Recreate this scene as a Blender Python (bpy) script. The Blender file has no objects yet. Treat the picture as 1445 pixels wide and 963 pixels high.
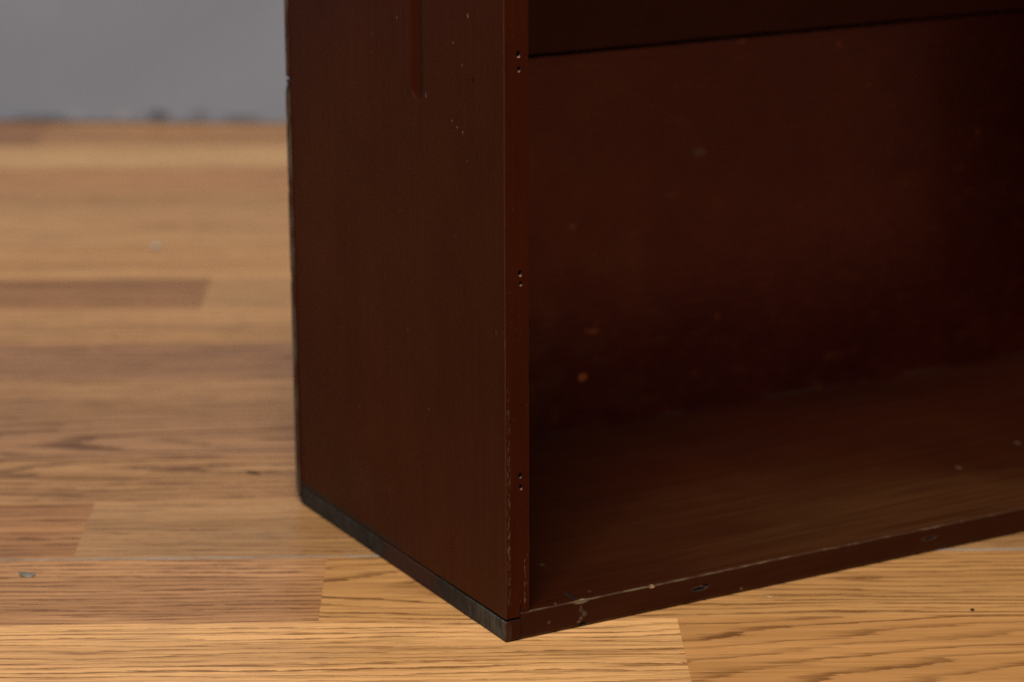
import bpy, bmesh, math, random
from mathutils import Vector, Matrix, noise

random.seed(7)
S = 0.24                      # depth of the cabinet in metres
scene = bpy.context.scene
COL = scene.collection

# ------------------------------------------------------------------ camera
cam_d = bpy.data.cameras.new("camera")
cam = bpy.data.objects.new("camera", cam_d)
COL.objects.link(cam)
R_ = Vector((0.87383997, -0.48620207, -0.00335304))
U_ = Vector((0.1329504, 0.23230398, 0.96351391))
F_ = Vector((0.46768353, 0.84240276, -0.26763726))
cam.matrix_world = Matrix(((R_.x, U_.x, -F_.x, -0.57839),
                           (R_.y, U_.y, -F_.y, -1.04876),
                           (R_.z, U_.z, -F_.z, 0.48656),
                           (0, 0, 0, 1)))
cam_d.sensor_width = 36.0
cam_d.lens = 92.05
cam_d.clip_start = 0.05
cam_d.clip_end = 60.0
cam_d.dof.use_dof = True
cam_d.dof.focus_distance = 1.255
cam_d.dof.aperture_fstop = 6.2
cam_d.dof.aperture_blades = 7
scene.camera = cam

# ------------------------------------------------------------------ light
world = bpy.data.worlds.new("World")
scene.world = world
world.use_nodes = True
bgn = world.node_tree.nodes["Background"]
bgn.inputs[0].default_value = (1.0, 0.97, 0.95, 1)
bgn.inputs[1].default_value = 0.12


def area_light(name, loc, target, size, power, color):
    d = bpy.data.lights.new(name, 'AREA')
    d.shape = 'SQUARE'
    d.size = size
    d.energy = power
    d.color = color
    o = bpy.data.objects.new(name, d)
    COL.objects.link(o)
    o.location = loc
    o.rotation_euler = (Vector(target) - Vector(loc)).to_track_quat('-Z', 'Y').to_euler()
    return o


area_light("key_lamp", (-1.70, -2.32, 4.45), (0.1, 0.3, 0.1), 2.0, 284, (1.0, 0.965, 0.92))

vs = scene.view_settings
vs.view_transform = 'Standard'
vs.look = 'None'
vs.gamma = 1.0
vs.exposure = 0.0
vs.use_curve_mapping = False
scene.render.engine = 'CYCLES'
scene.cycles.max_bounces = 8
scene.cycles.use_denoising = False          # leave the fine sampling grain, as in a photograph taken indoors


# ------------------------------------------------------------------ node helpers
class NT:
    def __init__(self, name):
        self.m = bpy.data.materials.new(name)
        self.m.use_nodes = True
        self.t = self.m.node_tree
        self.t.nodes.clear()
        self.out = self.n('ShaderNodeOutputMaterial')
        self.b = self.n('ShaderNodeBsdfPrincipled')
        self.link(self.b.outputs[0], self.out.inputs[0])

    def n(self, kind, **kw):
        x = self.t.nodes.new(kind)
        for k, v in kw.items():
            setattr(x, k, v)
        return x

    def link(self, a, b):
        self.t.links.new(a, b)

    def put(self, sock, v):
        if v is None:
            return
        if hasattr(v, 'is_output'):
            self.link(v, sock)
        else:
            if isinstance(v, (tuple, list)) and len(v) == 3 and sock.type == 'RGBA':
                v = (*v, 1)
            sock.default_value = v

    def math(self, op, a, b=None, c=None, clamp=False):
        x = self.n('ShaderNodeMath', operation=op, use_clamp=clamp)
        self.put(x.inputs[0], a)
        self.put(x.inputs[1], b)
        self.put(x.inputs[2], c)
        return x.outputs[0]

    def vmath(self, op, a, b=None):
        x = self.n('ShaderNodeVectorMath', operation=op)
        self.put(x.inputs[0], a)
        self.put(x.inputs[1], b)
        return x.outputs['Value'] if op in ('LENGTH', 'DOT_PRODUCT') else x.outputs[0]

    def coords(self):
        return self.n('ShaderNodeTexCoord').outputs['Object']

    def noise(self, vec, scale, detail=3, rough=0.5, dist=0.0):
        """scale: float or 3-tuple (stretch)"""
        if isinstance(scale, (tuple, list)):
            vec = self.vmath('MULTIPLY', vec, tuple(scale))
            scale = 1.0
        x = self.n('ShaderNodeTexNoise')
        self.put(x.inputs['Vector'], vec)
        x.inputs['Scale'].default_value = scale
        x.inputs['Detail'].default_value = detail
        x.inputs['Roughness'].default_value = rough
        x.inputs['Distortion'].default_value = dist
        return x.outputs[0]

    def ramp(self, v, a, b, lo=0.0, hi=1.0):
        x = self.n('ShaderNodeMapRange', interpolation_type='SMOOTHSTEP')
        self.put(x.inputs[0], v)
        self.put(x.inputs[1], a)
        self.put(x.inputs[2], b)
        self.put(x.inputs[3], lo)
        self.put(x.inputs[4], hi)
        return x.outputs[0]

    def mix(self, f, a, b, mode='MIX'):
        x = self.n('ShaderNodeMix', data_type='RGBA', blend_type=mode)
        self.put(x.inputs['Factor'], f)
        self.put(x.inputs['A'], a)
        self.put(x.inputs['B'], b)
        return x.outputs['Result']

    def sep(self, v):
        x = self.n('ShaderNodeSeparateXYZ')
        self.link(v, x.inputs[0])
        return x.outputs

    def comb(self, a, b, c):
        x = self.n('ShaderNodeCombineXYZ')
        self.put(x.inputs[0], a)
        self.put(x.inputs[1], b)
        self.put(x.inputs[2], c)
        return x.outputs[0]

    def attr(self, name, vec=False):
        x = self.n('ShaderNodeAttribute', attribute_type='OBJECT', attribute_name=name)
        return x.outputs['Vector' if vec else 'Fac']

    def bump(self, h, strength, dist):
        x = self.n('ShaderNodeBump')
        x.inputs['Strength'].default_value = strength
        x.inputs['Distance'].default_value = dist
        self.link(h, x.inputs['Height'])
        self.link(x.outputs[0], self.b.inputs['Normal'])

    def spot(self, vec, pos, rad, ragged=0.5):
        """mask of a small mark of its own shape at pos (object space)"""
        d = self.vmath('SUBTRACT', vec, tuple(pos))
        r = rad if isinstance(rad, (tuple, list)) else (rad, rad, rad)
        d = self.vmath('MULTIPLY', d, tuple(1 / q for q in r))
        l = self.vmath('LENGTH', d)
        if ragged:
            nz = self.noise(vec, 1.6 / min(r), 2)
            l = self.math('ADD', l, self.math('MULTIPLY', self.math('SUBTRACT', nz, 0.5), ragged * 2.4))
        return self.ramp(l, 1.1, 0.6)


def srgb(r, g, b):
    f = lambda c: (c / 255 / 12.92) if c / 255 <= 0.04045 else ((c / 255 + 0.055) / 1.055) ** 2.4
    return (f(r), f(g), f(b))


# ------------------------------------------------------------------ materials
def make_oak():
    k = NT("oak_laminate")
    co = k.coords()
    x, y, z = k.sep(co)
    seed = k.attr("seed")
    tone = k.attr("tone", True)
    shape = k.attr("figure", True)       # x0, v0, slope of the growth rings
    dens = k.attr("ring_density")
    contrast = k.attr("contrast")
    x0, v0, kk = k.sep(shape)
    P = k.comb(k.math('ADD', x, k.math('MULTIPLY', seed, 3.17)),
               k.math('ADD', y, k.math('MULTIPLY', seed, 1.31)), seed)
    warp = k.math('MULTIPLY', k.math('SUBTRACT', k.noise(P, (5, 22, 1), 2), 0.5), 0.022)
    dx = k.math('MULTIPLY', k.math('SUBTRACT', x, x0), kk)
    dy = k.math('ADD', k.math('SUBTRACT', y, v0), warp)
    g = k.math('SQRT', k.math('ADD', k.math('MULTIPLY', dx, dx),
                              k.math('ADD', k.math('MULTIPLY', dy, dy), 0.00002)))
    rag = k.math('SUBTRACT', k.noise(P, (60, 420, 1), 3, 0.68), 0.5)
    rag2 = k.math('SUBTRACT', k.noise(P, (7, 70, 1), 2), 0.5)
    ph = k.math('ADD', k.math('MULTIPLY', g, dens),
                k.math('ADD', k.math('MULTIPLY', rag, k.math('ADD', k.math('MULTIPLY', k.attr('streak'), 0.55), 0.35)), k.math('MULTIPLY', rag2, 1.5)))
    fr = k.math('FRACT', ph)
    # early-wood band: quick rise, slow fade
    ring = k.math('MULTIPLY', k.ramp(fr, 0.0, 0.09), k.ramp(fr, 0.48, 0.08))
    # each ring has its own weight
    rid = k.n('ShaderNodeTexWhiteNoise', noise_dimensions='1D')
    k.link(k.math('ADD', k.math('FLOOR', ph), k.math('MULTIPLY', seed, 17.0)), rid.inputs['W'])
    ringw = k.math('MULTIPLY', ring, k.math('ADD', k.math('MULTIPLY', rid.outputs['Value'], 0.65), 0.45))
    along = k.ramp(k.noise(P, (11, 130, 1), 2), 0.28, 0.58, 0.50, 1.0)
    ringw = k.math('MULTIPLY', ringw, along)
    # pores: short dashes
    po = k.noise(P, (46, 1500, 1), 2, 0.6)
    pores = k.ramp(po, 0.55, 0.70)
    po2 = k.noise(P, (13, 330, 1), 4, 0.62)
    streak = k.math('MULTIPLY', k.ramp(po2, 0.49, 0.63), k.attr('streak'))
    poresin = k.math('MULTIPLY', pores, k.math('ADD', k.math('MULTIPLY', ringw, 0.9), 0.18))
    po3 = k.math('MULTIPLY', k.ramp(k.noise(P, (17, 620, 1), 3, 0.62), 0.51, 0.62), k.attr('streak'))
    broad = k.noise(P, (1.6, 34, 1), 3, 0.55)
    light = k.mix(1.0, tone, (1.16, 1.17, 1.20), 'MULTIPLY')
    mid = tone
    dark = k.mix(1.0, tone, (0.36, 0.30, 0.255), 'MULTIPLY')
    base = k.mix(k.ramp(broad, 0.32, 0.68), light, k.mix(1.0, tone, (0.86, 0.83, 0.80), 'MULTIPLY'))
    d = k.math('MULTIPLY', k.math('ADD', k.math('MULTIPLY', ringw, 1.3),
                                  k.math('ADD', k.math('MULTIPLY', poresin, 0.65),
                                         k.math('ADD', k.math('MULTIPLY', streak, 0.46), k.math('MULTIPLY', po3, 0.40)))), contrast, clamp=True)
    c = k.mix(d, base, dark)
    # thin bright flecks beside the pores
    fl = k.ramp(k.noise(P, (12, 420, 3), 3, 0.5), 0.54, 0.68)
    c = k.mix(k.math('MULTIPLY', fl, 0.45), c, k.mix(1.0, tone, (1.30, 1.36, 1.42), 'MULTIPLY'))
    # grime
    gr = k.ramp(k.noise(P, (14, 22, 1), 4, 0.6), 0.56, 0.78, 0, 0.16)
    c = k.mix(gr, c, (0.10, 0.085, 0.075))
    speck = k.ramp(k.noise(P, 900, 1), 0.745, 0.80)
    c = k.mix(k.math('MULTIPLY', speck, 0.5), c, (0.06, 0.045, 0.035))
    k.put(k.b.inputs['Base Color'], c)
    ro = k.math('ADD', k.math('MULTIPLY', k.noise(P, (9, 30, 1), 3), 0.16),
                k.math('ADD', k.math('MULTIPLY', d, 0.10), 0.25))
    k.put(k.b.inputs['Roughness'], ro)
    k.b.inputs['Specular IOR Level'].default_value = 0.42
    h = k.math('ADD', k.math('MULTIPLY', d, -1.0), k.math('MULTIPLY', po2, 0.4))
    k.bump(h, 0.25, 0.0004)
    return k.m


def lacquer_colour(k, co, grain, a=(0.034, 0.0050, 0.0013), b=(0.046, 0.0078, 0.0020)):
    g1 = k.noise(co, grain, 4, 0.6)
    big = k.noise(co, 11.0, 3, 0.55)
    f = k.math('ADD', k.math('MULTIPLY', g1, 0.5), k.math('MULTIPLY', big, 0.6))
    c = k.mix(k.ramp(f, 0.38, 0.74), a, b)
    fine = k.noise(co, tuple(q * 3.1 for q in grain), 2, 0.6)
    c = k.mix(k.ramp(fine, 0.56, 0.76, 0, 0.26), c, tuple(q * 0.45 for q in a))
    return c, g1, fine


def flecks(k, co, c, scale, thr, colour, amount):
    v = k.n('ShaderNodeTexVoronoi', feature='F1')
    k.link(co, v.inputs['Vector'])
    v.inputs['Scale'].default_value = scale
    keep = k.ramp(k.sep(v.outputs['Color'])[0], thr, thr + 0.02)
    near = k.ramp(k.math('ADD', v.outputs['Distance'],
                         k.math('MULTIPLY', k.noise(co, scale * 5, 1), 0.14)), 0.20, 0.10)
    return k.mix(k.math('MULTIPLY', k.math('MULTIPLY', keep, near), amount), c, colour)


def make_lacquer(name, grain, marks=(), rough=0.36, dust=0.0, fleck=(60, 0.9), ca=None, cb=None, extra=None,
                 bump=0.16, spec=0.24, tint=(1.0, 0.80, 0.66)):
    k = NT(name)
    co = k.coords()
    kw = {}
    if ca:
        kw = dict(a=ca, b=cb)
    c, g1, fine = lacquer_colour(k, co, grain, **kw)
    if dust:
        dn = k.noise(co, tuple(q * 0.55 for q in grain), 4, 0.6)
        dn2 = k.noise(co, 9.0, 3, 0.6)
        dm = k.ramp(k.math('ADD', k.math('MULTIPLY', dn, 0.6), k.math('MULTIPLY', dn2, 0.5)), 0.42, 0.74, 0.0, dust)
        c = k.mix(dm, c, (0.09, 0.05, 0.022))
    c = flecks(k, co, c, fleck[0], fleck[1], (0.13, 0.08, 0.04), 0.35)
    c = flecks(k, co, c, fleck[0] * 2.3, min(0.985, fleck[1] + 0.03), (0.11, 0.06, 0.03), 0.35)
    for pos, rad, colour, amt in marks:
        c = k.mix(k.math('MULTIPLY', k.spot(co, pos, rad), amt), c, colour)
    if extra:
        c = extra(k, co, c)
    k.put(k.b.inputs['Base Color'], c)
    ro = k.math('ADD', k.math('MULTIPLY', k.noise(co, 26, 4, 0.6), 0.22),
                k.math('ADD', k.math('MULTIPLY', k.noise(co, 7, 3, 0.6), 0.22), rough - 0.22))
    k.put(k.b.inputs['Roughness'], ro)
    k.b.inputs['Specular IOR Level'].default_value = spec
    k.b.inputs['Specular Tint'].default_value = (*tint, 1)
    hh = k.math('ADD', g1, k.math('MULTIPLY', fine, 0.5))
    hh = k.math('ADD', hh, k.math('MULTIPLY', k.noise(co, 420, 3), 0.25))
    k.bump(hh, bump, 0.0006)
    return k.m


def make_worn(name, share, pale=(0.135, 0.092, 0.042), grain=(300, 300, 60)):
    """edge where the lacquer has rubbed through to the wood here and there"""
    k = NT(name)
    co = k.coords()
    c, g1, fine = lacquer_colour(k, co, grain)
    m = k.noise(co, tuple(q * 1.0 for q in grain), 5, 0.72)
    m2 = k.noise(co, 22, 3, 0.6)
    f = k.math('ADD', k.math('MULTIPLY', m, 0.6), k.math('MULTIPLY', m2, 0.55))
    c = k.mix(0.12, c, pale)
    t = 0.70 - 0.28 * share
    c = k.mix(k.ramp(f, t, t + 0.16, 0, 0.85), c, pale)
    k.put(k.b.inputs['Base Color'], c)
    k.b.inputs['Roughness'].default_value = 0.55
    k.b.inputs['Specular IOR Level'].default_value = 0.2
    k.bump(m, 0.4, 0.0006)
    return k.m


def make_end_grain():
    k = NT("grimy_end_grain")
    co = k.coords()
    x, y, z = k.sep(co)
    saw = k.math('ADD', k.math('MULTIPLY', k.noise(co, (80, 420, 60), 5, 0.7), 0.7), k.math('MULTIPLY', k.noise(co, (80, 130, 160), 4, 0.6), 0.3))
    big = k.noise(co, (30, 55, 60), 3, 0.6)
    f = k.math('ADD', k.math('MULTIPLY', saw, 0.55), k.math('MULTIPLY', big, 0.5))
    c = k.mix(k.ramp(f, 0.38, 0.70), (0.011, 0.0085, 0.0068), (0.036, 0.030, 0.024))
    near = k.ramp(k.math('ADD', y, k.math('MULTIPLY', big, 0.05)), 0.085, 0.02)
    c = k.mix(k.math('MULTIPLY', near, k.ramp(saw, 0.35, 0.65)), c, (0.088, 0.080, 0.064))
    # a stretch in the middle still carries the brown finish
    mid = k.math('MULTIPLY', k.ramp(k.math('ADD', y, k.math('MULTIPLY', big, 0.05)), 0.088, 0.106),
                 k.ramp(k.math('ADD', y, k.math('MULTIPLY', big, 0.05)), 0.165, 0.145))
    c = k.mix(k.math('MULTIPLY', mid, 0.95), c, (0.040, 0.013, 0.007))
    k.put(k.b.inputs['Base Color'], c)
    k.b.inputs['Roughness'].default_value = 0.75
    k.b.inputs['Specular IOR Level'].default_value = 0.25
    k.bump(saw, 0.7, 0.0012)
    return k.m


def make_simple(name, colour, rough=0.8, nscale=60, var=0.35, bump=0.3, spec=0.3):
    k = NT(name)
    co = k.coords()
    nz = k.noise(co, nscale, 4, 0.6)
    c = k.mix(k.ramp(nz, 0.3, 0.7), tuple(q * (1 - var) for q in colour), tuple(q * (1 + var) for q in colour))
    k.put(k.b.inputs['Base Color'], c)
    k.b.inputs['Roughness'].default_value = rough
    k.b.inputs['Specular IOR Level'].default_value = spec
    k.bump(nz, bump, 0.001)
    return k.m


def make_wall():
    k = NT("grey_wall_paint")
    co = k.coords()
    x, y, z = k.sep(co)
    nz = k.noise(co, 6, 5, 0.6)
    c = k.mix(k.ramp(nz, 0.3, 0.7), (0.243, 0.262, 0.303), (0.269, 0.290, 0.336))
    fine = k.noise(co, 220, 2)
    # scuffs near the floor: broken dark rubs and a smear of bluish filler
    low = k.ramp(k.math('ADD', z, k.math('MULTIPLY', k.noise(co, (16, 16, 40), 3), 0.030)), 0.030, 0.014)
    sc = k.ramp(k.noise(co, (15, 15, 40), 4, 0.65), 0.50, 0.62)
    c = k.mix(k.math('MULTIPLY', k.math('MULTIPLY', low, sc), 0.45), c, (0.06, 0.058, 0.062))
    filler = k.math('MULTIPLY', k.ramp(z, 0.012, 0.004), k.ramp(k.noise(co, (9, 9, 20), 3), 0.42, 0.55))
    c = k.mix(k.math('MULTIPLY', filler, 0.5), c, (0.27, 0.28, 0.32))
    for pos, rad, colour, amt in (((0.361, 1.363, 0.008), (0.013, 0.013, 0.0065), (0.075, 0.070, 0.080), 0.75),
                                  ((0.430, 1.318, 0.006), (0.024, 0.024, 0.0045), (0.090, 0.088, 0.10), 0.5),
                                  ((0.395, 1.341, 0.009), (0.012, 0.012, 0.0060), (0.120, 0.116, 0.130), 0.4),
                                  ((0.262, 1.427, 0.005), (0.030, 0.030, 0.0035), (0.100, 0.105, 0.125), 0.6),
                                  ((0.330, 1.383, 0.007), (0.010, 0.010, 0.0060), (0.36, 0.36, 0.38), 0.5),
                                  ((0.290, 1.409, 0.008), (0.012, 0.012, 0.0045), (0.34, 0.35, 0.37), 0.4)):
        c = k.mix(k.math('MULTIPLY', k.spot(co, pos, rad), amt), c, colour)
    k.put(k.b.inputs['Base Color'], c)
    k.b.inputs['Roughness'].default_value = 0.6
    k.b.inputs['Specular IOR Level'].default_value = 0.3
    k.bump(k.math('ADD', nz, k.math('MULTIPLY', fine, 0.3)), 0.2, 0.002)
    return k.m


def make_dust():
    k = NT("pale_dust")
    co = k.coords()
    nz = k.noise(co, (60, 900, 1), 4, 0.7)
    br = k.noise(co, (14, 40, 1), 3, 0.6)
    a = k.math('MULTIPLY', k.ramp(nz, 0.34, 0.58), k.ramp(br, 0.30, 0.55, 0.12, 0.85))
    k.b.inputs['Base Color'].default_value = (0.46, 0.39, 0.31, 1)
    k.b.inputs['Specular IOR Level'].default_value = 0.0
    k.b.inputs['Roughness'].default_value = 0.9
    k.put(k.b.inputs['Alpha'], a)
    return k.m


# ------------------------------------------------------------------ mesh helpers
def mesh_obj(name, verts, faces, mats, parent=None, mat_idx=None, smooth=False):
    me = bpy.data.meshes.new(name)
    me.from_pydata([tuple(v) for v in verts], [], faces)
    for m in mats:
        me.materials.append(m)
    if mat_idx:
        for p, i in zip(me.polygons, mat_idx):
            p.material_index = i
    if smooth:
        for p in me.polygons:
            p.use_smooth = True
    bm = bmesh.new()
    bm.from_mesh(me)
    bmesh.ops.recalc_face_normals(bm, faces=bm.faces)
    bm.to_mesh(me)
    bm.free()
    o = bpy.data.objects.new(name, me)
    COL.objects.link(o)
    if parent:
        o.parent = parent
    return o


def tag(o, label=None, cat=None, group=None, kind=None):
    if label: o['label'] = label
    if cat: o['category'] = cat
    if group: o['group'] = group
    if kind: o['kind'] = kind
    return o


def loft(name, prof, stations, place, mats, side_mat, cap_mat=(0, 0), parent=None, jitter=None):
    """prof: closed list of (a,b); place(a,b,s)->xyz; side_mat: material index per profile edge"""
    n = len(prof)
    verts, faces, mi = [], [], []
    for s in stations:
        for i, (a, b) in enumerate(prof):
            v = Vector(place(a, b, s))
            if jitter:
                v = v + jitter(i, v, s)
            verts.append(v)
    for j in range(len(stations) - 1):
        for i in range(n):
            i2 = (i + 1) % n
            faces.append((j * n + i, j * n + i2, (j + 1) * n + i2, (j + 1) * n + i))
            mi.append(side_mat[i])
    faces.append(tuple(range(n - 1, -1, -1)))
    mi.append(cap_mat[0])
    k = (len(stations) - 1) * n
    faces.append(tuple(range(k, k + n)))
    mi.append(cap_mat[1])
    return mesh_obj(name, verts, faces, mats, parent, mi)


def cutter_box(lo, hi, mat, rot=None, smooth=None):
    v = [(x, y, z) for x in (lo[0], hi[0]) for y in (lo[1], hi[1]) for z in (lo[2], hi[2])]
    if rot:
        v = [rot @ Vector(q) for q in v]
    f = [(0, 1, 3, 2), (4, 6, 7, 5), (0, 4, 5, 1), (2, 3, 7, 6), (0, 2, 6, 4), (1, 5, 7, 3)]
    return mesh_obj("cut", v, f, [mat])


def cutter_rings(rings, mat):
    """rings: list of lists of points (same count) -> capped tube"""
    n = len(rings[0])
    v = [p for r in rings for p in r]
    f = []
    for j in range(len(rings) - 1):
        for i in range(n):
            f.append((j * n + i, j * n + (i + 1) % n, (j + 1) * n + (i + 1) % n, (j + 1) * n + i))
    f.append(tuple(range(n - 1, -1, -1)))
    f.append(tuple(range((len(rings) - 1) * n, len(rings) * n)))
    return mesh_obj("cut", v, f, [mat])


def blob(center, rad, mat, seed, rough=0.35, sub=2):
    bm = bmesh.new()
    bmesh.ops.create_icosphere(bm, subdivisions=sub, radius=1.0)
    for v in bm.verts:
        f = 1 + rough * noise.noise(v.co * 2.2 + Vector((seed * 3.1, seed, 0)))
        v.co = Vector((v.co.x * rad[0] * f, v.co.y * rad[1] * f, v.co.z * rad[2] * f)) + Vector(center)
    me = bpy.data.meshes.new("cut")
    bm.to_mesh(me)
    bm.free()
    me.materials.append(mat)
    o = bpy.data.objects.new("cut", me)
    COL.objects.link(o)
    return o


def carve(o, cutters):
    for c in cutters:
        md = o.modifiers.new("cut", 'BOOLEAN')
        md.operation = 'DIFFERENCE'
        md.solver = 'EXACT'
        md.material_mode = 'TRANSFER'
        md.object = c
    dg = bpy.context.evaluated_depsgraph_get()
    dg.update()
    me = bpy.data.meshes.new_from_object(o.evaluated_get(dg))
    old = o.data
    o.modifiers.clear()
    o.data = me
    me.name = old.name
    bpy.data.meshes.remove(old)
    for c in cutters:
        m = c.data
        bpy.data.objects.remove(c)
        bpy.data.meshes.remove(m)


# ------------------------------------------------------------------ floor
M_oak = make_oak()
floor = mesh_obj("floor", [(-7, -7, -0.0092), (7, -7, -0.0092), (7, 7, -0.0092), (-7, 7, -0.0092)],
                 [(0, 1, 2, 3)], [M_oak])
tag(floor, kind='structure')
floor['seed'] = 3.3
floor['tone'] = (0.34, 0.19, 0.088)
floor['figure'] = (0.0, 3.0, 0.02)
floor['ring_density'] = 150.0
floor['contrast'] = 0.8
floor['streak'] = 1.0
PD = Vector((0.8846, -0.4664, 0)).normalized()
PN = Vector((0.4664, 0.8846, 0)).normalized()
ANG = math.atan2(PD.y, PD.x)
E_ = 0.80                                      # light that reaches the floor, used to turn tones into base colours


def tone(r, g, b):
    q = srgb(r, g, b)
    return (1.19 * q[0] / E_, 1.14 * q[1] / E_, 1.07 * q[2] / E_)


rows = [-3.78, -3.39, -3.0, -2.6, -2.21, -1.82, -1.43, -1.04, -0.645, -0.26, 0.131, 0.5226, 0.905, 1.255, 1.605, 1.955,
        2.31, 2.72, 3.09, 3.52, 3.95, 4.38, 4.81, 5.25, 5.66, 6.07, 6.47, 6.87, 7.27, 7.67]
# strips the photograph shows: row lower edge -> list of (u0, u1, tone, figure(x0,v0,slope), ring density, contrast)
FAR = 0.30
known = {
    -0.26: [(-2.30, 0.361, tone(196, 149, 96), (0, FAR, 0.03), 150, 0.85),
            (0.361, 3.05, tone(168, 121, 72), (0.300, -0.066, 0.22), 92, 0.78)],
    0.131: [(-2.95, -0.390, tone(166, 121, 79), (0, -FAR, 0.02), 170, 1.0),
            (-0.390, 2.20, tone(172, 127, 77), (0.05, 0.004, 0.10), 165, 1.0)],
    0.5226: [(-3.2, -0.957, tone(152, 107, 66), (0, FAR, 0.04), 110, 0.85),
             (-0.957, 1.55, tone(153, 115, 74), (0, FAR, 0.015), 180, 0.75)],
    0.905: [(-2.3, 0.30, tone(155, 114, 72), (0.05, 0.02, 0.12), 110, 1.0)],
    1.255: [(-2.7, 0.05, tone(143, 104, 69), (0.156, -0.010, 0.12), 105, 1.1)],
    1.605: [(-1.9, 0.9, tone(153, 113, 74), (0.3, 0.05, 0.05), 130, 0.7)],
    1.955: [(-2.6, 0.2, tone(139, 100, 68), (0.1, 0.03, 0.06), 140, 0.75)],
    2.31: [(-3.2, 0.1, tone(166, 124, 79), (0, FAR, 0.05), 90, 0.6)],
    2.72: [(-3.3, -0.8745, tone(146, 103, 64), (0, -FAR, 0.03), 100, 0.7),
           (-0.8745, 1.7, tone(163, 123, 79), (0.2, 0.02, 0.05), 100, 0.6)],
    3.09: [(-2.6, 0.0, tone(176, 132, 83), (0, FAR, 0.02), 90, 0.6)],
    3.52: [(-3.0, -0.2, tone(173, 131, 84), (0.1, 0.02, 0.06), 100, 0.6)],
    3.95: [(-2.4, 0.3, tone(171, 129, 84), (0, FAR, 0.03), 100, 0.6)],
    4.38: [(-3.1, -0.1, tone(167, 121, 77), (0, FAR, 0.03), 80, 0.6)],
    4.81: [(-2.5, 0.2, tone(186, 146, 98), (0, -FAR, 0.03), 90, 0.5)],
    5.25: [(-3.9, -1.76, tone(146, 103, 66), (0, FAR, 0.02), 90, 0.6),
           (-1.76, 0.7, tone(170, 126, 82), (0, FAR, 0.02), 90, 0.6)],
}
tones = [(178, 132, 80), (160, 116, 72), (150, 108, 70), (168, 124, 78), (172, 130, 84), (142, 102, 66)]
rng = random.Random(11)
plank_n = 0


def plank(s0, s1, u0, u1, tn, fig, dens, con, seam_lo, seam_hi, seed=None, streak=1.0):
    global plank_n
    gl = 0.0004 if seam_lo else 0.00001         # wide click seam or hairline joint
    gh = 0.0004 if seam_hi else 0.00001
    L, Wd = (u1 - u0) * S, (s1 - s0) * S
    hx, y0, y1 = L / 2 - 0.00001, -Wd / 2 + gl, Wd / 2 - gh
    dz = rng.uniform(-0.00015, 0.00005) if False else -0.00008 * rng.random()
    c = 0.00006
    t, b = dz, -0.0088
    top = [(-hx + c, y0 + c), (hx - c, y0 + c), (hx - c, y1 - c), (-hx + c, y1 - c)]
    out = [(-hx, y0), (hx, y0), (hx, y1), (-hx, y1)]
    v = [(x, y, t) for x, y in top] + [(x, y, t - c * 0.6) for x, y in out] + [(x, y, b) for x, y in out]
    f = [(0, 1, 2, 3)]
    for i in range(4):
        j = (i + 1) % 4
        f.append((4 + i, 4 + j, j, i))
        f.append((8 + i, 8 + j, 4 + j, 4 + i))
    o = mesh_obj("floor_plank", v, f, [M_oak], floor)
    um, sm = (u0 + u1) / 2 * S, (s0 + s1) / 2 * S
    p = PD * um + PN * sm
    o.location = (p.x, p.y, 0)
    o.rotation_euler = (0, 0, ANG)
    o['seed'] = (1.0 + plank_n * 0.731) if seed is None else seed
    o['streak'] = float(streak)
    o['tone'] = tn
    # figure is given about the plank's middle in metres
    o['figure'] = fig
    o['ring_density'] = float(dens)
    o['contrast'] = float(con)
    plank_n += 1
    return o


UMIN, UMAX = -6.2, 6.2
seam_at = 0.5226
for i in range(len(rows) - 1):
    s0, s1 = rows[i], rows[i + 1]
    par = (i - rows.index(seam_at)) % 2
    seam_lo, seam_hi = (par == 0), (par == 1)
    ks = known.get(s0, [])

    def rand_plank(a, b):
        jt = rng.uniform(0.96, 1.05)
        tn = tone(*(q * jt for q in rng.choice(tones)))
        if rng.random() < 0.4:
            fig = (rng.uniform(-0.2, 0.2), rng.uniform(-0.03, 0.03), rng.uniform(0.04, 0.10))
        else:
            fig = (0.0, rng.choice((-FAR, FAR)), rng.uniform(0.01, 0.05))
        plank(s0, s1, a, b, tn, fig, rng.uniform(110, 190), rng.uniform(0.75, 1.0), seam_lo, seam_hi)

    for (a, b, tn, fig, dens, con) in ks:
        # figure x0 is given for the middle of the visible end: shift it to the plank's own middle
        um = (a + b) / 2 * S
        vis = max(a, min(b, -0.75 if s0 > 0.0 else (0.7 if a > 0 else -0.4))) * S
        if s0 == 0.131 and a > -1:
            vis = 0.85 * S
        plank(s0, s1, a, b, tn, (fig[0] + vis - um, fig[1], fig[2]), dens, con, seam_lo, seam_hi,
              20.0 + s0 * 7.3 + (a > -1) * 3.7, 0.35 if (s0 == -0.26 and a > 0) else (0.6 if s0 == 0.131 and a > -1 else (0.45 if s0 == 1.255 else 1.0)))
    a = max([k_[1] for k_ in ks]) if ks else UMIN + rng.uniform(0, 2.0)
    lo = min([k_[0] for k_ in ks]) if ks else a
    while a < UMAX:
        b = a + rng.choice((2.6, 2.6, 1.9))
        rand_plank(a, b)
        a = b
    while lo > UMIN:
        b = lo - rng.choice((2.6, 2.6, 1.9))
        rand_plank(b, lo)
        lo = b

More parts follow.
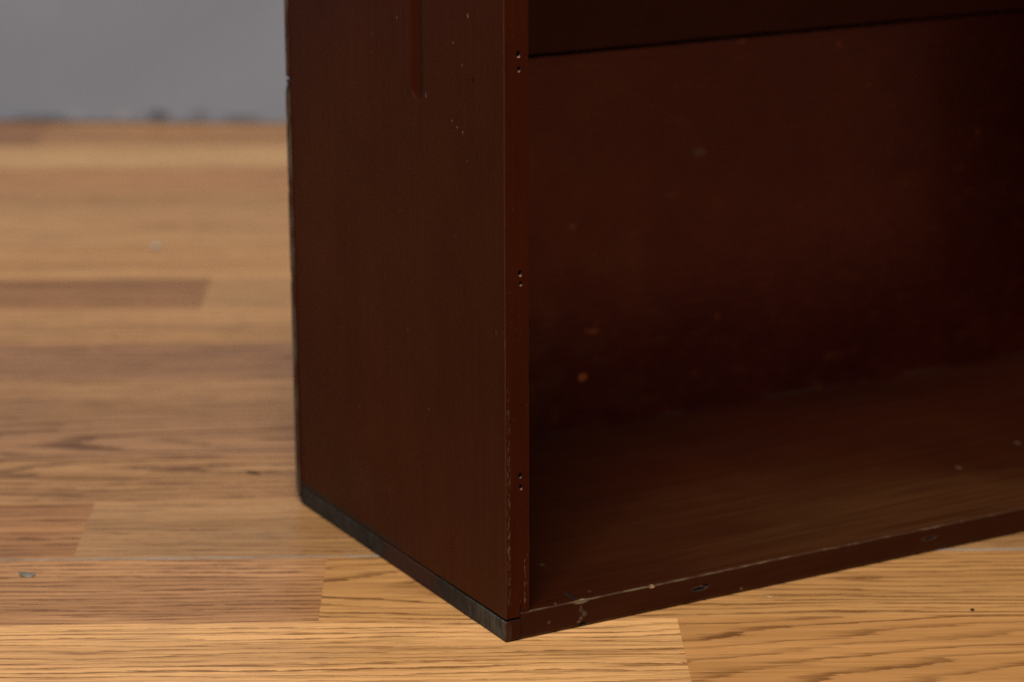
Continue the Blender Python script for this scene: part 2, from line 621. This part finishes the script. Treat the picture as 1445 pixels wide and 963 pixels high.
# pale dust caught along the nearest seam
M_dust = make_dust()
dv, df = [], []
nn = 260
for j in range(nn + 1):
    u = (-2.2 + 4.6 * j / nn) * S
    w = 0.0016 + 0.0012 * noise.noise(Vector((u * 30, 0, 0))) + 0.0004 * noise.noise(Vector((u * 160, 5, 0)))
    w = max(0.0004, w)
    off = 0.0004 * noise.noise(Vector((u * 12, 9, 0)))
    dv += [(u, off - w, 0.0001), (u, off, 0.00026), (u, off + w, 0.0001)]
    if j:
        q = 3 * (j - 1)
        df += [(q, q + 3, q + 4, q + 1), (q + 1, q + 4, q + 5, q + 2)]
sd = mesh_obj("seam_dust", dv, df, [M_dust], floor)
p = PN * (seam_at * S)
sd.location = (p.x, p.y, 0.0)
sd.rotation_euler = (0, 0, ANG)
sd['kind'] = 'stuff'

# ------------------------------------------------------------------ wall
WA = Vector((0.942 * S, 6.045 * S, 0))
WB = Vector((1.937 * S, 5.396 * S, 0))
wd = (WB - WA).normalized()
wn = Vector((-wd.y, wd.x, 0))
if wn.y < 0:
    wn = -wn
M_wall = make_wall()
st = [i * 0.05 for i in range(-60, 61)]
wprof = [(0.0, 0.0015), (0.0, 2.4), (0.12, 2.4), (0.12, 0.0015)]


def wplace(a, b, s):
    q = WA + wd * s + wn * a
    return (q.x, q.y, b)


wall = loft("wall", wprof, st, wplace, [M_wall], [0, 0, 0, 0],
            jitter=lambda i, v, s: wn * (0.0012 * noise.noise(Vector((s * 2, 3, v.z)))) if i < 2 else Vector((0, 0, 0)))
tag(wall, "plain grey painted wall with scuffed foot behind the wooden floor", "wall", kind='structure')

# ------------------------------------------------------------------ cabinet
T = 0.01325
ZB, ZT = 0.0112, 0.0145
XS = 0.0083
D = S
DB = 0.0053
W = 0.640
H = 0.45
BROWN = (0.05, 0.0145, 0.0064)
PALE = (0.34, 0.25, 0.15)

cab = bpy.data.objects.new("cabinet", None)
COL.objects.link(cab)
tag(cab, "open fronted dark brown wooden cabinet standing on the oak floor", "cabinet")

side_marks = [
    ((0, 0.0349, 0.3042), (0.004, 0.0007, 0.0014), PALE, 0.48),
    ((0, 0.0466, 0.2491), (0.004, 0.0006, 0.0007), PALE, 0.42),
    ((0, 0.0409, 0.2476), (0.004, 0.0006, 0.0007), PALE, 0.48),
    ((0, 0.0520, 0.2515), (0.004, 0.0006, 0.0007), PALE, 0.36),
    ((0, 0.0790, 0.2596), (0.004, 0.0006, 0.0016), PALE, 0.33),
    ((0, 0.0500, 0.2895), (0.004, 0.0006, 0.0010), PALE, 0.24),
    ((0, 0.0410, 0.2800), (0.004, 0.0006, 0.0010), PALE, 0.24),
    ((0, 0.1095, 0.2939), (0.004, 0.0009, 0.0009), (0.16, 0.11, 0.05), 0.5),
    ((0, 0.0297, 0.2746), (0.004, 0.0016, 0.0012), (0.004, 0.003, 0.0025), 0.9),
    ((0, 0.0262, 0.2380), (0.004, 0.0006, 0.0024), (0.004, 0.003, 0.0025), 0.9),
    ((0, 0.0242, 0.2613), (0.004, 0.0006, 0.0024), (0.004, 0.003, 0.0025), 0.9),
    ((0, 0.0762, 0.2792), (0.004, 0.0007, 0.0016), (0.004, 0.003, 0.0025), 0.8),
    ((0, 0.0801, 0.0987), (0.004, 0.0008, 0.0008), PALE, 0.18),
    ((0, 0.0087, 0.1558), (0.004, 0.0005, 0.0007), PALE, 0.24),
]


def side_extra(k, co, c):
    x, y, z = k.sep(co)
    front = k.ramp(y, 0.0012, 0.0004)
    # rubbed line just inside the outer front corner, low down
    band = k.math('MULTIPLY', k.ramp(x, 0.0006, 0.0012), k.ramp(x, 0.0031, 0.0019))
    zz = k.math('MULTIPLY', k.ramp(z, 0.012, 0.03), k.ramp(z, 0.145, 0.095))
    n1 = k.ramp(k.noise(co, (900, 300, 260), 4, 0.7), 0.46, 0.64)
    m = k.math('MULTIPLY', k.math('MULTIPLY', band, zz), k.math('MULTIPLY', n1, front))
    c = k.mix(k.math('MULTIPLY', m, 0.6), c, (0.15, 0.10, 0.05))
    n2 = k.ramp(k.noise(co, (700, 300, 420), 4, 0.7), 0.63, 0.72)
    m = k.math('MULTIPLY', k.math('MULTIPLY', n2, front), k.ramp(k.noise(co, 28, 2), 0.40, 0.60))
    c = k.mix(k.math('MULTIPLY', m, 0.6), c, (0.24, 0.16, 0.08))
    # second thin rub beside the inner corner
    band2 = k.math('MULTIPLY', k.ramp(x, 0.0100, 0.0104), k.ramp(x, 0.0112, 0.0107))
    zz2 = k.math('MULTIPLY', k.ramp(z, 0.016, 0.02), k.ramp(z, 0.050, 0.040))
    m = k.math('MULTIPLY', k.math('MULTIPLY', band2, zz2), k.math('MULTIPLY', front, n1))
    c = k.mix(k.math('MULTIPLY', m, 0.5), c, (0.24, 0.16, 0.08))
    # grime creeping up from the foot towards the rear, and the groove's shaded side painted dark
    gz = k.math('ADD', z, k.math('MULTIPLY', k.math('SUBTRACT', k.noise(co, (1, 60, 60), 4, 0.6), 0.5), 0.012))
    gm = k.math('MULTIPLY', k.ramp(gz, 0.0165, 0.0125), k.ramp(y, 0.09, 0.15))
    c = k.mix(k.math('MULTIPLY', gm, 0.8), c, (0.016, 0.013, 0.012))
    groove_shade = k.math('MULTIPLY', k.math('MULTIPLY', k.ramp(x, 0.0003, 0.0010), k.ramp(x, 0.0030, 0.0026)),
                k.math('MULTIPLY', k.ramp(y, 0.0905, 0.0885), k.ramp(y, 0.060, 0.070)))
    c = k.mix(k.math('MULTIPLY', groove_shade, 0.55), c, (0.010, 0.0035, 0.0018))
    return c


M_side = make_lacquer("brown_lacquer_upright", (260, 260, 14), side_marks, rough=0.36, spec=0.09, tint=(1.0, 0.62, 0.48), fleck=(110, 0.975),
                      extra=side_extra)
M_edge = make_worn("rubbed_corner", 0.30, grain=(500, 500, 70))
M_edge_dark = make_worn("scarcely_rubbed_corner", 0.10, grain=(500, 500, 70))
M_bare = make_simple("bare_wood", (0.21, 0.135, 0.072), 0.85, 400)
M_black = make_simple("dark_recess", (0.012, 0.009, 0.007), 0.95, 200)  # near-black lining: shade inside holes and gaps is put into the colour

ca = 0.0004
prof = [(ca, 0), (T - ca * 0.7, 0), (T, ca * 0.7), (T, D - ca), (T - ca, D), (ca, D), (0, D - ca), (0, ca)]
emats = [0, 1, 0, 2, 0, 2, 0, 1]
zst = [ZB + 0.0002 + (H - ZB - 0.0002) * i / 240 for i in range(241)]


def side_jit(i, v, s):
    d = Vector((0, 0, 0))
    if i in (0, 7):
        a = 0.00016 * noise.noise(Vector((s * 60, i, 1))) + 0.00010 * noise.noise(Vector((s * 260, i, 4)))
        d += Vector((a, 0, 0)) if i == 0 else Vector((0, a, 0))
    if i in (1, 2):
        a = 0.00012 * noise.noise(Vector((s * 70, i, 2)))
        d += Vector((a, 0, 0)) if i == 1 else Vector((0, a, 0))
    if s < ZB + 0.0004:                       # lifted a little off the bottom board at the front
        d.z += max(0.0, 0.0009 * (1 - v.y / 0.13))
    return d


side = loft("side_panel", prof, zst, lambda a, b, s: (a, b, s), [M_side, M_edge, M_edge_dark, M_bare, M_black],
            emats, (4, 0), cab, side_jit)


def nail_cutter(x, z, r, seed):
    rg = random.Random(seed)
    n = 14
    rings = []
    for yy, rr, dz in ((-0.001, 1.08, 0.0), (0.00000, 1.05, 0.0), (0.0007, 1.0, 0.0), (0.010, 0.85, 0.05)):
        ring = []
        for i in range(n):
            a = 2 * math.pi * i / n
            q = r * rr * (1 + 0.16 * noise.noise(Vector((math.cos(a) * 1.3, math.sin(a) * 1.3, seed))))
            ring.append((x + q * math.cos(a) * 0.85, yy, z + dz * r + q * math.sin(a) * (1.15 if yy < 0.0005 else 1.0)))
        rings.append(ring)
    return cutter_rings(rings, M_black)


def rim_cutter(x, z, r, seed):
    """torn pale lip on the lower side of a nail hole"""
    return blob((x + 0.0001, -0.0002, z - r * 1.35), (r * 1.05, 0.0008, r * 0.9), M_bare, seed, 0.4)


cuts = [rim_cutter(x_, z_, r_, i_) for i_, (x_, z_, r_) in enumerate(((0.0077, 0.2906, 0.0009), (0.0080, 0.2836, 0.0008), (0.0083, 0.1862, 0.0009),
        (0.0086, 0.1811, 0.0007), (0.0082, 0.0854, 0.0007), (0.0085, 0.0796, 0.0008)))]
cuts += [nail_cutter(0.0077, 0.2906, 0.00120, 1), nail_cutter(0.0080, 0.2836, 0.00100, 2),
        nail_cutter(0.0083, 0.1862, 0.00118, 3), nail_cutter(0.0086, 0.1811, 0.00095, 4),
        nail_cutter(0.0082, 0.0854, 0.00118, 5), nail_cutter(0.0085, 0.0796, 0.00100, 6),
        nail_cutter(0.0080, 0.391, 0.00085, 7), nail_cutter(0.0082, 0.385, 0.00085, 8)]
# split that rises from the joint at the front
cuts.append(cutter_rings([[(0.0074, -0.002, 0.006), (0.0086, -0.002, 0.006), (0.0088, -0.002, 0.0155), (0.0087, -0.002, 0.0190), (0.0079, -0.002, 0.0180)],
                          [(0.0079, 0.045, 0.006), (0.0086, 0.045, 0.006), (0.00858, 0.045, 0.0145), (0.00845, 0.045, 0.0168), (0.0082, 0.045, 0.0160)]], M_black))
# rebate that sits over the thicker part of the bottom board
cuts.append(cutter_box((XS + 0.0001, -0.01, 0.0), (T + 0.01, D + 0.01, ZT + 0.0001), M_black))
# stopped hand groove in the outer face
ycg, rg_, zg0, dep = 0.0880, 0.0066, 0.2620, 0.0021
gp = []
for zz_, k_ in [(0.52, 1.0), (zg0, 1.0)] + [(zg0 - rg_ * math.sin(a), math.cos(a)) for a in (0.3, 0.6, 0.9, 1.2, 1.4, 1.5)]:
    ring = [(-0.002, ycg - rg_ * k_, zz_)]
    for q in range(15):
        a = math.pi * q / 14
        ring.append((dep * k_ * math.sin(a) if 0 < q < 14 else 0.0, ycg - rg_ * k_ * math.cos(a), zz_))
    ring.append((-0.002, ycg + rg_ * k_, zz_))
    gp.append(ring)
cuts.append(cutter_rings(gp, M_side))
carve(side, cuts)

# right side panel and top board
prof_r = [(W - T + ca, 0), (W - ca, 0), (W, ca), (W, D - ca), (W - ca, D), (W - T + ca, D), (W - T, D - ca), (W - T, ca)]
zst2 = [ZT + 0.0002 + (H - ZT - 0.0002) * i / 40 for i in range(41)]
loft("side_panel", prof_r, zst2, lambda a, b, s: (a, b, s), [M_side, M_edge, M_edge_dark], emats, (0, 0), cab)
TT = 0.0135
prof_t = [(ca, H), (D - ca, H), (D, H + ca), (D, H + TT - ca), (D - ca, H + TT), (ca, H + TT), (0, H + TT - ca), (0, H + ca)]
M_top = make_lacquer("brown_lacquer_top", (14, 260, 260), [], rough=0.40, fleck=(34, 0.955))
loft("top_board", prof_t, [W * i / 40 for i in range(41)], lambda a, b, s: (s, a, b + 0.0002), [M_top, M_edge, M_edge_dark],
     [0, 2, 0, 2, 0, 2, 0, 1], (0, 0), cab)

# bottom board -----------------------------------------------------
bot_marks = [
    ((0.0507, 0.0532, ZT), (0.0016, 0.0024, 0.003), PALE, 0.10),
    ((0.3369, 0.0733, ZT), (0.0012, 0.0030, 0.003), PALE, 0.28),
    ((0.3963, 0.0930, ZT), (0.0016, 0.0030, 0.003), PALE, 0.2),
    ((0.0290, 0.0020, ZT), (0.0005, 0.0010, 0.003), PALE, 0.4),
    ((0.0841, 0.0000, 0.0138), (0.0020, 0.0012, 0.0009), (0.55, 0.38, 0.20), 0.95),
    ((0.0428, 0.0, 0.0098), (0.0013, 0.003, 0.0022), (0.13, 0.085, 0.05), 0.55),
    ((0.0446, 0.0, 0.0068), (0.0016, 0.003, 0.0016), (0.10, 0.075, 0.05), 0.55),
    ((0.0425, 0.0, 0.0048), (0.0014, 0.003, 0.0012), (0.13, 0.08, 0.04), 0.6),
    ((0.0412, 0.0, 0.0032), (0.0012, 0.003, 0.0007), (0.17, 0.11, 0.06), 0.6),
    ((0.0426, 0.0005, 0.0136), (0.0045, 0.002, 0.0012), (0.20, 0.15, 0.09), 0.8),
    ((0.1384, 0.0, 0.0022), (0.0012, 0.002, 0.0012), (0.13, 0.08, 0.045), 0.6),
    ((0.1131, 0.0, 0.0074), (0.0060, 0.002, 0.0016), (0.12, 0.085, 0.055), 0.45),
    ((0.2591, 0.0, 0.0084), (0.0060, 0.002, 0.0012), (0.10, 0.070, 0.045), 0.45),
    ((0.0243, 0.0, 0.0062), (0.0010, 0.002, 0.0010), (0.11, 0.07, 0.045), 0.5),
    ((0.0020, 0.0, 0.0050), (0.0014, 0.002, 0.0060), (0.12, 0.085, 0.05), 0.16),
]


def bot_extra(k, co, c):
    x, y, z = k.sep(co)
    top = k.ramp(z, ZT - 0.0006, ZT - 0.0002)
    # worn dusty finish, lighter where a pool of light is painted between shaded ends
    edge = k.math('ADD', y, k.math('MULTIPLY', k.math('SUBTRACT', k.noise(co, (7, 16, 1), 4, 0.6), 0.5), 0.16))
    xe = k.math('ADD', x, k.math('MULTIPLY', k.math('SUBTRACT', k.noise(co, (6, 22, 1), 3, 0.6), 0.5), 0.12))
    light_pool = k.math('MULTIPLY', k.ramp(xe, 0.04, 0.24), k.ramp(k.math('ADD', xe, k.math('MULTIPLY', y, 0.9)), 0.44, 0.36))
    m = k.math('MULTIPLY', k.math('MULTIPLY', k.ramp(edge, 0.17, 0.0), top), k.math('ADD', k.math('MULTIPLY', light_pool, 0.9), 0.1))
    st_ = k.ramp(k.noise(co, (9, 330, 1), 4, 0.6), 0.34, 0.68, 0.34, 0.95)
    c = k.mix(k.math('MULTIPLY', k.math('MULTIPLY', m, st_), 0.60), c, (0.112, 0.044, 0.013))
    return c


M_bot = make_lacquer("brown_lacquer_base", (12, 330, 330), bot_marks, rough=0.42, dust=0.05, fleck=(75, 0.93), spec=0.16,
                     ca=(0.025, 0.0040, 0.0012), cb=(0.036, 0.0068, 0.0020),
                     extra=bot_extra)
M_edge_front = make_worn("rubbed_front_lip", 0.60, grain=(140, 600, 600))
M_end = make_end_grain()
nb = 330
xst = [XS + (W - XS) * i / nb for i in range(nb + 1)]
c1 = 0.0007
pb = [(c1, 0.0004), (D, 0.0004), (D, ZT), (c1, ZT), (0.0, ZT - c1), (0.0, 0.0004 + 0.0013)]
bmats = [0, 0, 0, 1, 0, 2]


def bot_jit(i, v, s):
    d = Vector((0, 0, 0))
    w = min(1.0, max(0.0, (s - XS) / 0.02))
    big = 0.0005 * noise.noise(Vector((s * 9, 2, 7)))
    if i in (3, 4):
        a = 0.00030 * noise.noise(Vector((s * 55, i * 0.2, 1))) + 0.00022 * noise.noise(Vector((s * 240, i, 3)))
        d += Vector((0, a if i == 3 else 0, a if i == 4 else 0)) * w
        d.z += big * w
    if i in (0, 5):
        a = 0.00022 * noise.noise(Vector((s * 45, i, 9)))
        d += Vector((0, 0, a)) * w
    return d


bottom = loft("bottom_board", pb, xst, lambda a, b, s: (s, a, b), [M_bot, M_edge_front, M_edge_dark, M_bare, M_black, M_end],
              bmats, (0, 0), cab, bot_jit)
# tongue under the side panel, with the sawn end in view
bm = bmesh.new()
bm.from_mesh(bottom.data)
ny = 60
zb_ = ZB - 0.0002
c2 = 0.0006
for j in range(ny + 1):
    pass
ty = [c2] + [c2 + (D - c2) * j / ny for j in range(1, ny + 1)]
tv = []
def V(x, y, z):
    return bm.verts.new((x, y, z))
ring_rows = []
for j, yy in enumerate([0.0] + ty):
    e1 = -0.0002 + 0.0006 * noise.noise(Vector((yy * 55, 1, 1))) + 0.0004 * noise.noise(Vector((yy * 240, 1, 5)))
    e2 = 0.00025 * noise.noise(Vector((yy * 60, 4, 1)))
    xi = c2 if j == 0 else 0.0
    ring_rows.append([V(xi + 0.0002, yy, 0.0006 + (c2 if j == 0 else 0) + e2 * 0.6), V(xi + e2 * 0.5, yy, 0.0013 + e2), V(xi + e1 * 0.4, yy, zb_ - 0.0006 + e1),
                      V(xi + 0.0005, yy, zb_ + e1 * 0.5), V(XS + 0.0002, yy, zb_), V(XS + 0.0002, yy, 0.0006 + (c2 if j == 0 else 0))])
for j in range(len(ring_rows) - 1):
    A, B = ring_rows[j], ring_rows[j + 1]
    for i in range(6):
        fce = bm.faces.new((A[i], A[(i + 1) % 6], B[(i + 1) % 6], B[i]))
        fce.material_index = 5 if i in (0, 1, 2) else (4 if i in (3, 4) else 0)
        if j == 0 and i in (0, 1, 2):
            fce.material_index = 1
fce = bm.faces.new(ring_rows[0]); fce.material_index = 0
fce = bm.faces.new(list(reversed(ring_rows[-1]))); fce.material_index = 0
bmesh.ops.recalc_face_normals(bm, faces=bm.faces)
me_all = bpy.data.meshes.new("bottom_board")
for m in bottom.data.materials:
    me_all.materials.append(m)
bm.to_mesh(me_all)
bm.free()
bottom.data = me_all

# knocks in the front edge: carved blobs
cuts = [blob((0.0434, -0.0012, 0.0014), (0.0030, 0.0026, 0.0016), M_black, 1),
        blob((0.0436, -0.0017, 0.0090), (0.0022, 0.0024, 0.0040), M_bot, 2),
        blob((0.0430, -0.0012, 0.0152), (0.0042, 0.0030, 0.0014), M_bare, 3),
        blob((0.1120, -0.0008, 0.0072), (0.0048, 0.0022, 0.0011), M_black, 4),
        blob((0.1165, -0.0007, 0.0084), (0.0026, 0.0018, 0.0008), M_black, 5),
        blob((0.2591, -0.0008, 0.0084), (0.0040, 0.0020, 0.0008), M_black, 6),
        blob((0.0841, -0.0008, 0.0150), (0.0020, 0.0022, 0.0012), M_bare, 7),
        blob((0.0404, 0.0068, 0.0150), (0.0010, 0.0062, 0.0018), M_black, 8, 0.5),
        blob((0.1700, -0.0010, 0.0150), (0.0060, 0.0018, 0.0009), M_bot, 9)]
carve(bottom, cuts)

# back boards ------------------------------------------------------
ORANGE = (0.32, 0.075, 0.018)
back_marks = [
    ((0.1851, D, 0.0479), (0.0034, 0.004, 0.0026), (0.34, 0.085, 0.022), 0.75),
    ((0.1928, D, 0.0753), (0.0038, 0.004, 0.0022), ORANGE, 0.45),
    ((0.1880, D, 0.0765), (0.0022, 0.004, 0.0016), ORANGE, 0.35),
    ((0.2661, D, 0.1764), (0.0050, 0.004, 0.0026), (0.09, 0.095, 0.098), 0.65),
    ((0.2945, D, 0.2405), (0.0032, 0.004, 0.0020), ORANGE, 0.6),
    ((0.3657, D, 0.2330), (0.0030, 0.004, 0.0018), ORANGE, 0.55),
    ((0.3892, D, 0.2062), (0.0030, 0.004, 0.0018), ORANGE, 0.2),
    ((0.4763, D, 0.1684), (0.0026, 0.004, 0.0026), ORANGE, 0.25),
    ((0.1991, D, 0.2208), (0.0024, 0.004, 0.0018), (0.004, 0.003, 0.003), 0.9),
    ((0.1779, D, 0.1410), (0.0024, 0.004, 0.0020), (0.16, 0.10, 0.06), 0.55),
    ((0.2804, D, 0.0728), (0.0024, 0.004, 0.0020), ORANGE, 0.22),
    ((0.2464, D, 0.1526), (0.0060, 0.004, 0.0016), (0.12, 0.06, 0.025), 0.35),
]


def back_extra(k, co, c):
    x, y, z = k.sep(co)
    # patchy greenish-brown bloom towards the left
    m = k.math('MULTIPLY', k.ramp(x, 0.33, 0.16), k.ramp(k.noise(co, (30, 1, 30), 5, 0.65), 0.44, 0.66))
    c = k.mix(k.math('MULTIPLY', m, 0.38), c, (0.060, 0.021, 0.007))
    mo = k.noise(co, (70, 1, 95), 5, 0.7)
    c = k.mix(k.ramp(mo, 0.50, 0.72, 0, 0.5), c, (0.010, 0.0022, 0.0012))
    c = k.mix(k.ramp(mo, 0.46, 0.30, 0, 0.35), c, (0.085, 0.022, 0.007))
    # pale grimy line where the board meets the base
    ln = k.ramp(k.math('ADD', z, k.math('MULTIPLY', k.noise(co, (40, 1, 90), 3), 0.004)), ZT + 0.0058, ZT + 0.0028)
    br = k.ramp(k.noise(co, (26, 1, 60), 4, 0.6), 0.44, 0.60)
    return k.mix(k.math('MULTIPLY', k.math('MULTIPLY', ln, br), 0.22), c, (0.07, 0.052, 0.038))


M_back = make_lacquer("brown_lacquer_back", (16, 200, 260), back_marks, rough=0.29, spec=0.88, fleck=(38, 0.93),
                      ca=(0.026, 0.0026, 0.0011), cb=(0.039, 0.0050, 0.0018), tint=(1.0, 0.40, 0.38), extra=back_extra)
M_edge_back = make_worn("rubbed_board_end", 0.75, pale=(0.13, 0.115, 0.085), grain=(200, 260, 60))


M_back_top = make_lacquer("brown_lacquer_upper_back", (16, 200, 260), back_marks[5:7], rough=0.5, spec=0.4, fleck=(38, 0.95),
                          ca=(0.036, 0.0044, 0.0015), cb=(0.048, 0.0070, 0.0022), tint=(1.0, 0.56, 0.46))


def back_board(z0, z1, x0, lap_lo, lap_hi, seed, mat):
    e = 0.0005
    prof = [(D + 0.0001, z0 + e), (D + 0.0001 + e, z0), (D + DB, z0), (D + DB, z1), (D + 0.0001 + e, z1), (D + 0.0001, z1 - e)]
    stn = [x0 + (W - x0) * i / 160 for i in range(161)]

    def jit(i, v, s):
        a = 0.00050 * noise.noise(Vector((s * 24, seed, i < 3))) + 0.00038 * noise.noise(Vector((s * 130, seed, i < 3)))
        return Vector((0, 0, a))
    o = loft("back_board", prof, stn, lambda a, b, s: (s, a, b), [mat, M_edge_back, M_edge_dark], [2, 0, 0, 0, 2, 0], (1, 1), cab, jit)
    # the end in view is cut a little unevenly
    for v in o.data.vertices:
        if v.co.x < x0 + 1e-5:
            v.co.x += 0.0006 * noise.noise(Vector((v.co.y * 300, v.co.z * 40, seed)))
    return o


lower_back = back_board(0.0030, 0.2427, -0.0006, 0, 1, 1, M_back)
back_board(0.2444, H + 0.0120, -0.0002, 1, 1, 2, M_back_top)
# knocked left end of the lower board
carve(lower_back, [blob((-0.0008, 0.2440, 0.2400), (0.0011, 0.0030, 0.0042), M_black, 21, 0.6),
                   blob((-0.0009, 0.2430, 0.2210), (0.0008, 0.0030, 0.0050), M_edge_back, 22, 0.6),
                   blob((-0.0009, 0.2436, 0.1850), (0.0008, 0.0030, 0.0080), M_edge_back, 23, 0.6),
                   blob((-0.0009, 0.2440, 0.1320), (0.0007, 0.0030, 0.0060), M_edge_back, 24, 0.6),
                   blob((-0.0008, 0.2436, 0.0040), (0.0016, 0.0040, 0.0026), M_black, 25, 0.5)])
# cover strip behind each joint of the back
for zz in (0.2435,):
    pz = [(D + DB + 0.0002, zz - 0.012), (D + DB + 0.0045, zz - 0.012), (D + DB + 0.0045, zz + 0.012), (D + DB + 0.0002, zz + 0.012)]
    loft("back_batten", pz, [0.0035, W - 0.0035], lambda a, b, s: (s, a, b), [M_black], [0, 0, 0, 0], (0, 0), cab)

# ------------------------------------------------------------------ small debris on the floor
M_flake = make_simple("grey_flake", (0.20, 0.175, 0.135), 0.9, 300, spec=0.1)
M_crumb = make_simple("white_crumb", (0.55, 0.51, 0.45), 0.8, 300)
M_speck = make_simple("dark_speck", (0.02, 0.016, 0.013), 0.8, 300)
M_splinter = make_simple("pale_splinter", (0.62, 0.47, 0.28), 0.8, 300)


def debris(name, loc, rad, mat, seed, rz, label, cat, group=None, tilt=(0, 0), curl=0.0):
    bm = bmesh.new()
    bmesh.ops.create_icosphere(bm, subdivisions=3, radius=1.0)
    for v in bm.verts:
        f = 1 + 0.45 * noise.noise(v.co * 1.7 + Vector((seed * 3.1, seed, 0)))
        v.co = Vector((v.co.x * rad[0] * f, v.co.y * rad[1] * f, v.co.z * rad[2] * (0.7 + 0.3 * f)))
        v.co.z += curl * (v.co.x / rad[0]) ** 2 * rad[2]
    R = Matrix.Rotation(tilt[0], 3, 'X') @ Matrix.Rotation(tilt[1], 3, 'Y')
    for v in bm.verts:
        v.co = R @ v.co
    zmin = min(v.co.z for v in bm.verts)
    for v in bm.verts:
        v.co.z -= zmin
    me = bpy.data.meshes.new(name)
    bm.to_mesh(me)
    bm.free()
    me.materials.append(mat)
    for q in me.polygons:
        q.use_smooth = True
    o = bpy.data.objects.new(name, me)
    COL.objects.link(o)
    o.location = (*loc, 0.0)
    o.rotation_euler = (0, 0, rz)
    tag(o, label, cat, group)
    return o


debris("paint_flake", (-0.1739, 0.2062), (0.0043, 0.0022, 0.0004), M_flake, 1, ANG, "grey curled paint flake lying near the pale dusty floor seam", "debris", tilt=(0.22, 0.12), curl=1.6)
debris("crumb", (0.1585, 0.8621), (0.0030, 0.0030, 0.0022), M_crumb, 2, 0.3, "blurred white crumb on the floor well behind the cabinet", "debris")
debris("grit_speck", (0.2262, -0.0782), (0.0008, 0.0010, 0.0006), M_speck, 3, 0.2, "tiny black speck of grit on the golden plank at right", "debris")
debris("splinter", (0.1475, -0.0118), (0.0022, 0.0004, 0.0003), M_splinter, 4, ANG - 0.5, "pale wood splinter on the floor before the cabinet front", "debris")
debris("dirt_smudge", (-0.0016, 0.3046), (0.0014, 0.0050, 0.0004), M_speck, 5, 0.5, "dark bit of dirt on the floor beside the rear corner", "debris")
